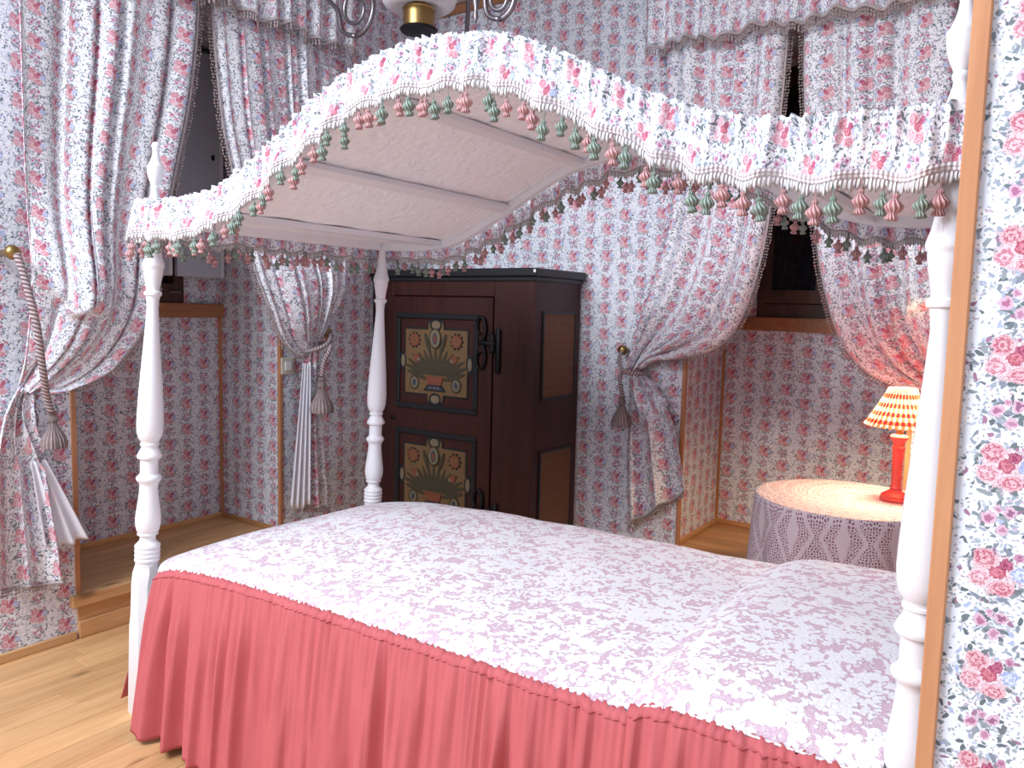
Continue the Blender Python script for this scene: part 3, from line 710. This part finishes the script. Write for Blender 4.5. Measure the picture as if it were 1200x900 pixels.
def dpanel(z0, z1):
    x0, x1 = -.625, -.062; fr = B(); t = .028
    fr.box(x0, x1, YD - .012, YD, z1 - t, z1, .004); fr.box(x0, x1, YD - .012, YD, z0, z0 + t, .004); fr.box(x0, x0 + t, YD - .012, YD, z0 + t, z1 - t, .004); fr.box(x1 - t, x1, YD - .012, YD, z0 + t, z1 - t, .004)
    fr.build('panel_moulding', M['black'], door)
    cx, cz = (x0 + x1) / 2, (z0 + z1) / 2; hw, hh = .212, .172
    R = lambda x, z: (cx + x, cz + z)
    def cart(gx, y0, y1, mi, bb):
        w_, h_ = hw + gx, hh + gx; a = .052 + gx; q = .042 + gx
        pts = [(-w_, -h_), (-a, -h_), (-a, -h_ - .022)] + [(a * math.cos(t_), -h_ - .022 - .03 * math.sin(t_)) for t_ in [PI * k / 8 for k in range(7, 0, -1)]] + [(a, -h_ - .022), (a, -h_), (w_, -h_), (w_, -q), (w_ + .014, -q)] + \
              [(w_ + .014 + .026 * math.sin(t_), -q * math.cos(t_)) for t_ in [PI * k / 8 for k in range(1, 8)]] + [(w_ + .014, q), (w_, q), (w_, h_), (a, h_), (a, h_ + .022)] + \
              [(a * math.cos(t_), h_ + .022 + .03 * math.sin(t_)) for t_ in [PI * k / 8 for k in range(1, 8)]] + [(-a, h_ + .022), (-a, h_), (-w_, h_), (-w_, q), (-w_ - .014, q)] + \
              [(-w_ - .014 - .026 * math.sin(t_), q * math.cos(t_)) for t_ in [PI * k / 8 for k in range(1, 8)]] + [(-w_ - .014, -q), (-w_, -q)]
        bb.plate([R(*p) for p in pts], y0, y1, mi)
    bb = B(); cart(.010, YD - .0030, YD, 0, bb); cart(0, YD - .0045, YD - .003, 1, bb)
    bb.build('cartouche', [M['black'], M['ochre']], door)
    # painted bouquet, a thin layer of paint strokes
    bq = B(); ly = [YD - .0048]
    def stroke(pts, mi):
        ly[0] -= .00012; bq.plate([R(*p) for p in pts], ly[0], YD - .0042, mi)
    def ell(x, z, a, c, ang, mi, n=14, tip=0):
        pts = []
        for k in range(n):
            t_ = 2 * PI * k / n; px2, pz2 = a * math.cos(t_), c * math.sin(t_) * (1 - tip * math.cos(t_))
            pts.append((x + px2 * math.cos(ang) - pz2 * math.sin(ang), z + px2 * math.sin(ang) + pz2 * math.cos(ang)))
        stroke(pts, mi)
    for x, z in ((0, hh + .026), (0, -hh - .026)): ell(x, z, .042, .034, 0, 3); ell(x, z, .030, .022, 0, 4)
    for x in (-hw - .018, hw + .018): ell(x, 0, .024, .046, 0, 3); ell(x, 0, .014, .034, 0, 4)
    for k in range(-6, 7):                                 # leaves fanning out of the vase
        an = PI / 2 - k * .21; ln = .135 if abs(k) < 4 else .15
        ell(.012 * k + math.cos(an) * ln * .5, -.065 + math.sin(an) * ln * .5, ln * .55, .013, an, 0, 12, .3)
    for sgn in (-1, 1):
        ell(sgn * .13, -.072, .075, .012, sgn * .28, 0, 12); ell(sgn * .145, -.115, .034, .040, 0, 0); ell(sgn * .145, -.115, .024, .030, 0, 4); ell(sgn * .145, -.115, .012, .020, .3 * sgn, 2)
        for k in range(10): ell(sgn * .145 + .036 * math.cos(k * .628), .115 + .036 * math.sin(k * .628), .009, .006, k * .628, 3, 8)
        ell(sgn * .145, .115, .034, .034, 0, 1, 16); ell(sgn * .145, .115, .019, .019, 0, 5, 12); ell(sgn * .145, .115, .010, .010, 0, 1, 10)
        ell(sgn * .13, .02, .024, .020, .4 * sgn, 1, 12); ell(sgn * .115, .012, .012, .009, 0, 4, 10)
        ell(sgn * .055, .10, .012, .055, -sgn * .35, 0, 12)
    ell(0, .125, .040, .055, 0, 0, 18); ell(0, .127, .033, .046, 0, 4, 18); ell(0, .125, .017, .032, 0, 2, 14); ell(0, .125, .009, .02, 0, 1, 12)
    stroke([(-.06, -.075), (.06, -.075), (.045, -.12), (-.045, -.12)], 1); stroke([(-.045, -.12), (.045, -.12), (.075, -.152), (-.075, -.152)], 3)
    stroke([(-.04, -.126), (.04, -.126), (.058, -.147), (-.058, -.147)], 2)
    for k in (-1, 0, 1): ell(k * .026, -.137, .006, .006, 0, 4, 8)
    bq.build('painted_bouquet', [M['green'], M['red'], M['blue'], M['black'], M['cream'], M['ochre']], door)
dpanel(.795, 1.312); dpanel(.165, .682)
B().lathe((-.648, YD - .001, .73), [(.012, 0), (.012, .006), (.008, .008), (.009, .016), (.005, .022)], 14, 0, (0, -1, 0)).build('door_knob', M['iron'], door)
for hz in (1.17, .28):
    h = B(); y = YD - .012
    for sg in (-1, 1):
        pts = []
        for k in range(40):
            t_ = k / 39; a = -PI / 2 + t_ * 3.6 * PI / 2 * 1.15; r = .075 * (1 - .62 * t_)
            pts.append((-.075 + .03 + r * math.cos(a) * .5, y, hz + sg * (.078 + r * math.sin(a))))
        h.tube(pts, [.011 * (1 - .45 * k / 39) for k in range(40)], 6)
    h.tube([(-.05, y, hz), (.0, y, hz), (.05, y, hz)], .014, 8); h.lathe((.032, y, hz - .05), [(.013, 0), (.015, .02), (.015, .08), (.013, .1)], 10); h.box(.045, .072, YD - .008, YD + .006, hz - .15, hz + .075, .004)
    h.build('strap_hinge', M['iron'], door, True)
for z0, z1 in ((.905, 1.325), (.205, .62)):
    y0, y1 = 1.925, 2.225
    f = B(); f.box(WX1 - .002, WX1 + .008, y0 - .012, y1 + .012, z0 - .014, z0); f.box(WX1 - .002, WX1 + .008, y0 - .012, y1 + .012, z1, z1 + .014); f.box(WX1 - .002, WX1 + .008, y0 - .012, y0, z0, z1); f.box(WX1 - .002, WX1 + .008, y1, y1 + .012, z0, z1)
    po = B().box(WX1 - .002, WX1 + .004, y0, y1, z0, z1).build('side_panel', M['lozenge'], wd); f.build('panel_moulding', M['black'], po)

# ------------------------------------------------------------------ curtains
def on_wall(wall):
    if wall == 'L': return lambda w_, z_, o: Vector((XL + o, w_, z_))
    return lambda w_, z_, o: Vector((w_, YB - o, z_))
def tassel_big(b, p, s=1.0):
    b.lathe(p, [(.0, -.118 * s), (.030 * s, -.120 * s), (.038 * s, -.118 * s), (.040 * s, -.105 * s), (.034 * s, -.085 * s), (.022 * s, -.064 * s), (.017 * s, -.052 * s), (.010 * s, -.040 * s), (.013 * s, -.036 * s), (.016 * s, -.030 * s), (.014 * s, -.022 * s), (.008 * s, -.014 * s), (.012 * s, -.010 * s), (.012 * s, -.004 * s), (.005 * s, 0)], 18)
def curtain(label, wall, lead, trail, tail_lead, tail_trail, npl, width, seed, base=.075, pouch=.07, lining=None, lip=None):
    rnd = random.Random(seed); W_ = on_wall(wall); A = Poly([(a, c, 0) for a, c in lead]); T = Poly([(a, c, 0) for a, c in trail])
    t0 = A(0); root = thing('curtain', label, 'curtain', W_(t0.x, .3, .06))
    ph = [rnd.uniform(0, 6.28) for _ in range(8)]
    def fold(s, t):
        a = 2 * PI * npl * (s + .035 * math.sin(2 * PI * s * 2.3 + ph[0])) + .5 * math.sin(3 * t + ph[1]) * t
        f = .72 * (1 - 2.1 * math.exp(-(math.sin(a / 2 + .4 * math.sin(s * 9 + ph[2])) / .30) ** 2)) + .28 * math.sin(a + ph[2])
        return f, a
    def surf(s, t):
        p = T(t).lerp(A(t), s); f, a = fold(s, t)
        tight = 1 - .55 * max(0, (t - .72) / .28)
        o = base + .027 * f * (.75 + .35 * math.sin(5 * s + ph[3])) * tight + .010 * math.sin(a * .37 + ph[4] + 2 * t)
        o += pouch * math.exp(-((t - .80) / .12) ** 2) * (.45 + .55 * math.sin(PI * min(1, s * 1.1))) - .02 * max(0, (t - .88) / .12)
        o += .006 * math.sin(40 * t + 9 * s + ph[5]) * max(0, (t - .70) / .3)
        lat = .012 * math.cos(a) * tight; dz = 0
        o += .014 * f * max(0, (t - .80) / .2) * (1.1 - t) * 4
        if lip:
            w_ = math.exp(-((s - lip[0]) / lip[1]) ** 4); e = 1 / (1 + math.exp(-(t - lip[2] + .012 * math.sin(a * .5)) / .006)); k_ = min(1, max(0, (t - .45) / (lip[2] - .45)))
            o += lip[3] * w_ * k_ * k_ * (1 - e) ; dz = -.035 * w_ * k_ ** 4 * (1 - e)
        return W_(p.x + lat, p.y + dz + .012 * math.sin(a + 1) * max(0, (t - .75) / .25), max(o, .012)), (s * width, 3 - t * A.l[-1])
    c1 = B().grid(int(44 * npl / 2) , 130, surf)
    TA = Poly([(a, c, 0) for a, c in tail_lead]); TT = Poly([(a, c, 0) for a, c in tail_trail])
    def tail(s, t):
        p = TT(t).lerp(TA(t), s); f, a = fold(s, 1); a = a * lerp(1, .45, min(1, t * 2.5)); f = math.sin(a)
        o = base - .02 + (.012 + .016 * t) * f + .012 * math.sin(a * .37 + ph[4] + 1.5 * t)
        return W_(p.x + .008 * math.cos(a), p.y + .008 * math.sin(a), max(o, .010)), (s * .42, 3 - A.l[-1] - t * TA.l[-1])
    c1.grid(int(22 * npl / 2), 40, tail)
    cl = solidify(c1.build('cloth', M['fabric'], root, True), .002)
    # braid and bobbles along the leading edge and the hem
    br = B(); pts = [surf(1, i / 120)[0] for i in range(121)]; out = W_(0, 0, 1) - W_(0, 0, 0)
    br.tube([p + out * .003 for p in pts], .006, 6); hem = [tail(i / 60, 1)[0] for i in range(61)]; br.tube([p + out * .003 for p in hem], .005, 6); br.build('braid', M['braid'], root, True)
    bo = B(); sg = 1 if lead[0][0] > trail[0][0] else -1
    al = W_(1, 0, 0) - W_(0, 0, 0)
    oct_ = [(0, 0, 1), (0, 0, -1), (1, 0, 0), (-1, 0, 0), (0, 1, 0), (0, -1, 0)]; of = [(0, 2, 4), (0, 4, 3), (0, 3, 5), (0, 5, 2), (1, 4, 2), (1, 3, 4), (1, 5, 3), (1, 2, 5)]
    def bob(c, r):
        bo.add([c + Vector(v) * r * rnd.uniform(.8, 1.2) for v in oct_], of)
    seq = Poly(pts); n = int(seq.l[-1] / .013)
    for k in range(n):
        p = seq(k / n); q = seq(min(1, k / n + .01)); d = (q - p).normalized(); side = d.cross(out) * -1
        if side.dot(al * sg) < -.2 and abs(d.z) > .3: side = -side
        if abs(d.z) <= .3: side = Vector((0, 0, -1))
        for r_ in range(2): bob(p + side * (.009 + .011 * r_ + rnd.uniform(0, .004)) + out * rnd.uniform(-.004, .006), .0058)
    for k in range(int(Poly(hem).l[-1] / .014)):
        p = Poly(hem)(k * .014 / Poly(hem).l[-1])
        for r_ in range(2): bob(p + Vector((0, 0, -.008 - .012 * r_)) + out * rnd.uniform(-.003, .006), .006)
    tag(bo.build('bobble_fringe', M['bobble'], root), kind='stuff')
    if lining:
        w0, w1, z0, w2, w3, z1, o_ = lining
        def ln(u, v):
            ww = lerp(lerp(w0, w1, u), lerp(w2, w3, u), v); f = math.sin(2 * PI * 3.2 * u + 1 + .5 * v)
            return W_(ww, lerp(z0, z1, v) + .006 * math.sin(9 * u), o_ + .014 * f * (.3 + v)), (u * .3, v * .5)
        solidify(B().grid(40, 24, ln).build('lining', M['lining'], root, True), .002)
    return root
curtain('floral curtain tied back beside the near foot post, white lining showing below', 'L',
        [(.655, 2.9), (.664, 2.59), (.617, 2.2), (.535, 1.84), (.472, 1.56), (.405, 1.28), (.26, 1.075), (.11, 1.0), (.0, 1.0)],
        [(-.045, 2.9), (-.045, 2.2), (-.045, 1.6), (-.047, 1.3), (-.052, 1.15), (-.066, 1.02)],
        [(.0, 1.0), (.0, .85), (.02, .6), (.04, .42), (.05, .27)], [(-.066, 1.02), (-.12, .92), (-.16, .75), (-.175, .5), (-.18, .29)], 5, .98, 31, lining=(-.035, .02, .74, .0, .165, .41, .06), lip=(.33, .25, .80, .07))
curtain('floral curtain tied back between the niche and the wardrobe, lining below', 'L',
        [(.735, 2.9), (.735, 2.58), (.772, 2.16), (.819, 1.94), (.926, 1.48), (1.05, 1.20), (1.16, 1.10), (1.255, 1.09)],
        [(1.42, 2.9), (1.44, 2.4), (1.47, 1.9), (1.50, 1.6), (1.46, 1.38), (1.345, 1.19)],
        [(1.255, 1.10), (1.25, .95), (1.22, .7), (1.20, .5), (1.19, .34)], [(1.325, 1.15), (1.34, .9), (1.37, .6), (1.40, .29)], 6, .98, 32, lining=(1.205, 1.255, 1.05, 1.125, 1.245, .34, .085))
curtain('floral curtain tied back right beside the wardrobe', 'B',
        [(1.285, 2.9), (1.275, 2.5), (1.265, 2.24), (1.245, 1.87), (1.21, 1.60), (1.14, 1.34), (1.05, 1.20), (.88, 1.13), (.72, 1.11), (.645, 1.06)],
        [(.66, 2.9), (.70, 2.31), (.755, 1.9), (.70, 1.55), (.62, 1.25), (.575, 1.06)],
        [(.645, 1.05), (.74, .98), (.83, .8), (.88, .62), (.91, .48)], [(.575, 1.05), (.575, .8), (.58, .5), (.60, .25)], 5, .86, 33, pouch=.05)
curtain('floral curtain tied back above the checked lamp', 'B',
        [(1.355, 2.9), (1.36, 2.59), (1.385, 2.23), (1.46, 1.716), (1.515, 1.458), (1.60, 1.24), (1.72, 1.11), (1.86, 1.06), (1.97, 1.07)],
        [(2.16, 2.9), (2.15, 2.2), (2.15, 1.6), (2.13, 1.3), (2.06, 1.07)],
        [(1.97, 1.07), (1.98, .8), (1.96, .5), (1.95, .26)], [(2.06, 1.07), (2.10, .8), (2.12, .5), (2.14, .25)], 6, 1.02, 34, lip=(.36, .22, .78, .06))
# tie-backs
def tieback(label, wall, knob, path, tas, s=1.0, rope=.011, back=0):
    W_ = on_wall(wall); t = thing('curtain_tieback', label, 'tieback', W_(knob[0], knob[1], .03))
    P = Poly([W_(*p) for p in path]); B().tube([P(i / 60) for i in range(61)], rope, 8).build('cord', M['rope'], t, True)
    b = B(); tassel_big(b, W_(*tas), s); autosmooth(b.build('tassel', M['tas_tie'], t), 60)
    ax = W_(0, 0, 1) - W_(0, 0, 0)
    b = B(); b.lathe(W_(knob[0], knob[1], 0), [(.012, back), (.012, knob[2] - .025), (.022, knob[2] - .02), (.026, knob[2] - .004), (.022, knob[2] + .010), (.008, knob[2] + .016)], 16, 0, ax); b.build('knob', M['brass'], t, True)
tieback('twisted cord tieback with brass knob on the near curtain', 'L', (-.108, 1.495, .16), [(-.103, 1.49, .17), (-.09, 1.42, .19), (-.066, 1.25, .215), (-.04, 1.10, .19), (-.008, .99, .145), (.015, .93, .125)], (.022, .935, .122), 1.15, .013)
tieback('tasselled tieback on the curtain between niche and wardrobe', 'L', (1.405, 1.20, .045), [(1.405, 1.20, .05), (1.375, 1.19, .10), (1.30, 1.15, .155), (1.245, 1.12, .12), (1.228, 1.11, .06), (1.27, 1.115, .005), (1.33, 1.14, .005), (1.36, 1.15, .08), (1.325, 1.145, .15), (1.288, 1.12, .185), (1.270, 1.06, .165), (1.268, .99, .155)], (1.268, .99, .155), 1.5, back=XL2 - XL)
tieback('tasselled tieback on the curtain beside the wardrobe', 'B', (.54, 1.15, .06), [(.54, 1.15, .06), (.55, 1.10, .11), (.60, 1.05, .15), (.655, 1.04, .12), (.672, 1.04, .06), (.64, 1.05, .018), (.575, 1.05, .018), (.548, 1.03, .08), (.575, .99, .14), (.585, .93, .13)], (.585, .93, .13), 1.35)
tieback('tasselled tieback on the curtain above the lamp', 'B', (2.14, 1.18, .06), [(2.14, 1.18, .06), (2.10, 1.13, .12), (2.02, 1.08, .155), (1.965, 1.065, .12), (1.942, 1.06, .06), (1.98, 1.065, .018), (2.05, 1.075, .018), (2.09, 1.06, .07), (2.05, 1.04, .14), (2.02, 1.0, .155)], (2.02, 1.0, .155), 1.3)
# pelmets
def pelmet(label, wall, w0, w1, z0, seed):
    rnd = random.Random(seed); W_ = on_wall(wall); t = thing('pelmet', label, 'pelmet', W_((w0 + w1) / 2, z0, .1)); L = w1 - w0; ph = rnd.uniform(0, 6)
    B().box(*((XL, XL + .13, w0 + .01, w1 - .01) if wall == 'L' else (w0 + .01, w1 - .01, YB - .13, YB)), 3.0, 3.02).build('board', M['pine'], t)
    def f(u, v, o_=0):
        s = u * L; a = 2 * PI * s / .095 + 1.2 * math.sin(2 * PI * s / .5 + ph)
        zb = z0 + .012 * math.sin(2 * PI * s / .33 + ph) + .006 * math.sin(a)
        return W_(w0 + s, lerp(3.03, zb, v), .145 + .018 * math.sin(a) * (.5 + .5 * v) + .004 * math.sin(2.3 * a) + o_), (s * 1.8, 3 - .45 * v)
    solidify(B().grid(int(L / .008), 16, lambda u, v: f(u, v)).build('cloth', M['fabric'], t, True), .002)
    B().tube([f(i / 200, 1, .003)[0] for i in range(201)], .0075, 6).build('braid', M['braid'], t, True)
    bo = B(); n = int(L / .011); up_ = Vector((0, 0, 1))
    oct_ = [(0, 0, 1.8), (0, 0, -1.8), (1, 0, 0), (-1, 0, 0), (0, 1, 0), (0, -1, 0)]; of = [(0, 2, 4), (0, 4, 3), (0, 3, 5), (0, 5, 2), (1, 4, 2), (1, 3, 4), (1, 5, 3), (1, 2, 5)]
    for k in range(n):
        p = f((k + .5) / n, 1)[0]
        for r_ in range(2): bo.add([p - up_ * (.014 + .014 * r_ + rnd.uniform(0, .004)) + Vector(v) * .006 for v in oct_], of)
    tag(bo.build('bobble_fringe', M['bobble'], t), kind='stuff')
pelmet('gathered floral pelmet over the window at the bed foot', 'L', -.19, 1.50, 2.60, 41)
pelmet('gathered floral pelmet over the window behind the lamp', 'B', .64, 2.20, 2.60, 42)

# light switch beside the bed-foot niche
sw = thing('light_switch', 'small cream light switch beside the wardrobe curtain', 'switch', (XL2, 1.235, 1.0))
B().box(XL2, XL2 + .012, 1.195, 1.275, .99, 1.075, .003).build('plate', M['plate'], sw)
B().box(XL2 + .012, XL2 + .018, 1.215, 1.255, 1.01, 1.055, .002).build('rocker', M['tag'], sw)

# ------------------------------------------------------------------ table, cloth, lamp
TC, TR, TZ = Vector((1.735, 1.80, 0)), .33, .655
tb = thing('round_table', 'small round side table hidden under a lace cloth', 'table', TC)
B().lathe(TC, [(TR - .01, TZ - .03), (TR - .006, TZ - .015), (TR - .01, TZ - .004)], 40).build('tabletop', M['pine_x'], tb)
B().lathe(TC, [(.16, 0), (.16, .03), (.05, .06), (.035, .2), (.045, .4), (.06, TZ - .03)], 20).build('pedestal', M['pine_z'], tb)
def cloth(u, v):
    a = 2 * PI * u
    if v < .3:
        r = TR * (v / .3); return TC + Vector((r * math.cos(a), r * math.sin(a), TZ)), (a * max(r, .05) * 1.0, 1.5 + r)
    t = (v - .3) / .7; zz = TZ - t * (TZ - .03)
    ed = min(1, t / .045); bul = TR + .006 * math.sin(ed * PI / 2) + .03 * t
    fo = (.016 * math.sin(9 * a + 1.3 * math.sin(2 * a)) + .008 * math.sin(17 * a + 1)) * min(1, t * 1.8)
    z2 = TZ - .006 * (1 - math.cos(ed * PI / 2)) * 1.0 if t < .045 else zz
    return TC + Vector(((bul + fo) * math.cos(a), (bul + fo) * math.sin(a), min(z2, TZ))), (a * TR, 1.5 + TR + t * .62)
tc = solidify(B().grid(160, 60, cloth).build('tablecloth', M['crochet'], None, True, TC + Vector((0, 0, .03))), .003, 1)
tag(tc, 'mauve crocheted lace cloth hanging to the floor over the round table', 'tablecloth')

LP = Vector((1.892, 1.875, TZ + .002))
lamp = thing('table_lamp', 'red turned table lamp with a pleated red and yellow checked shade', 'lamp', LP)
autosmooth(B().lathe(LP, [(.052, .0), (.054, .004), (.054, .010), (.050, .014), (.051, .019), (.046, .024), (.034, .031), (.024, .036), (.021, .042)], 28).build('base', M['lampred'], lamp), 35)
autosmooth(B().lathe(LP, [(.018, .040), (.0205, .048), (.0185, .054), (.0180, .06), (.0205, .195), (.0235, .198), (.0235, .203), (.0195, .207), (.0195, .214), (.0245, .228), (.031, .236), (.033, .243), (.030, .248), (.012, .252)], 24).build('column', M['lampred'], lamp), 35)
B().lathe(LP, [(.012, .25), (.012, .29), (.01, .295)], 12).build('socket', M['brass'], lamp)
def shade(u, v):
    a = 2 * PI * u; r = lerp(.046, .120, v); k = 34
    r += (.0028 + .0035 * v) * math.sin(k * a); zz = lerp(.425, .285, v) - .005 * math.sin(PI * v) + (.0035 * math.sin(k * a) if v > .98 or v < .02 else 0)
    return LP + Vector((r * math.cos(a), r * math.sin(a), zz)), (u, v)
B().grid(272, 12, shade).build('shade', M['shade'], lamp, True)
g = G('lit_bulb'); g.b.inputs['Emission Color'].default_value = (1, .78, .46, 1); g.b.inputs['Emission Strength'].default_value = 800; g.out((1, .9, .7))
B().lathe(LP, [(.010, .290), (.014, .30), (.024, .318), (.027, .333), (.022, .350), (.010, .359), (.0, .361)], 16).build('bulb', g.m, lamp, True)
# ------------------------------------------------------------------ chandelier
CC = Vector((.062, 1.2, 2.50))
ch = thing('chandelier', 'wrought iron scroll chandelier with a brass cup above the bed canopy', 'chandelier', (CC.x, CC.y, ZC))
autosmooth(B().lathe(CC, [(.022, -.014), (.074, -.010), (.080, -.002), (.076, .003)], 28).build('base_plate', M['iron'], ch), 35)
autosmooth(B().lathe(CC, [(.066, .003), (.066, .075), (.070, .08), (.064, .088), (.032, .094), (.024, .105), (.030, .12), (.034, .135), (.024, .155), (.04, .17), (.05, .175)], 28).build('brass_cup', M['brass'], ch), 35)
B().lathe(CC, [(.052, .12), (.11, .075), (.150, .10), (.165, .15), (.15, .21), (.11, .25), (.06, .27)], 28).build('glass_globe', M['opal'], ch, True)
B().lathe(CC, [(.012, .26), (.012, .40), (.03, .42), (.03, .44), (.009, .46), (.009, ZC - CC.z - .03), (.06, ZC - CC.z - .028), (.07, ZC - CC.z)], 16).build('stem', M['steel'], ch, True)
def scroll(c, r, d, turn=1, n=44, rev=1.45):
    pts = []
    for k in range(n):
        t = k / (n - 1); a = -PI / 2 + turn * t * 2 * PI * rev; rr = r * (1 - .70 * t)
        pts.append(c + d * (rr * math.cos(a)) + Vector((0, 0, rr * math.sin(a))))
    return pts
for k, (ang, R_) in enumerate(((PI, .37), (0.0, .42), (PI / 2, .40))):
    d = Vector((math.cos(ang), math.sin(ang), 0)); arm = B()
    c1 = CC + d * R_ + Vector((0, 0, .155 if k == 0 else .04)); r1 = .118 if k == 0 else .075
    s1 = scroll(c1, r1, d, 1 if k else -1); arm.tube(s1, [.012 - .004 * i / 43 for i in range(44)], 8)
    P = Poly([CC + Vector((0, 0, .36)), CC + d * (R_ * .45) + Vector((0, 0, .38)), CC + d * (R_ * .8) + Vector((0, 0, .30)), c1 - d * r1 * 1.0 + Vector((0, 0, r1 * .2)), c1 - d * r1 * .74 - Vector((0, 0, r1 * .70)), s1[0]] if k else
             [CC + Vector((0, 0, .36)), CC + d * (R_ * .45) + Vector((0, 0, .42)), CC + d * (R_ + .2) + Vector((0, 0, .30)), c1 + d * r1 + Vector((0, 0, r1 * .1)), c1 + d * r1 * .74 - Vector((0, 0, r1 * .70)), s1[0]]); arm.tube([P(i / 40) for i in range(41)], .011, 8)
    ao = arm.build('arm', M['steel'], ch, True)
    q = CC + d * (R_ - .12) + Vector((0, 0, 0))
    if k == 1: B().lathe(q, [(.0, -.035), (.006, -.025), (.011, .0), (.007, .02), (.015, .05), (.017, .07), (.009, .1), (.009, .34)], 14).build('pendant', M['steel'], ao, True)
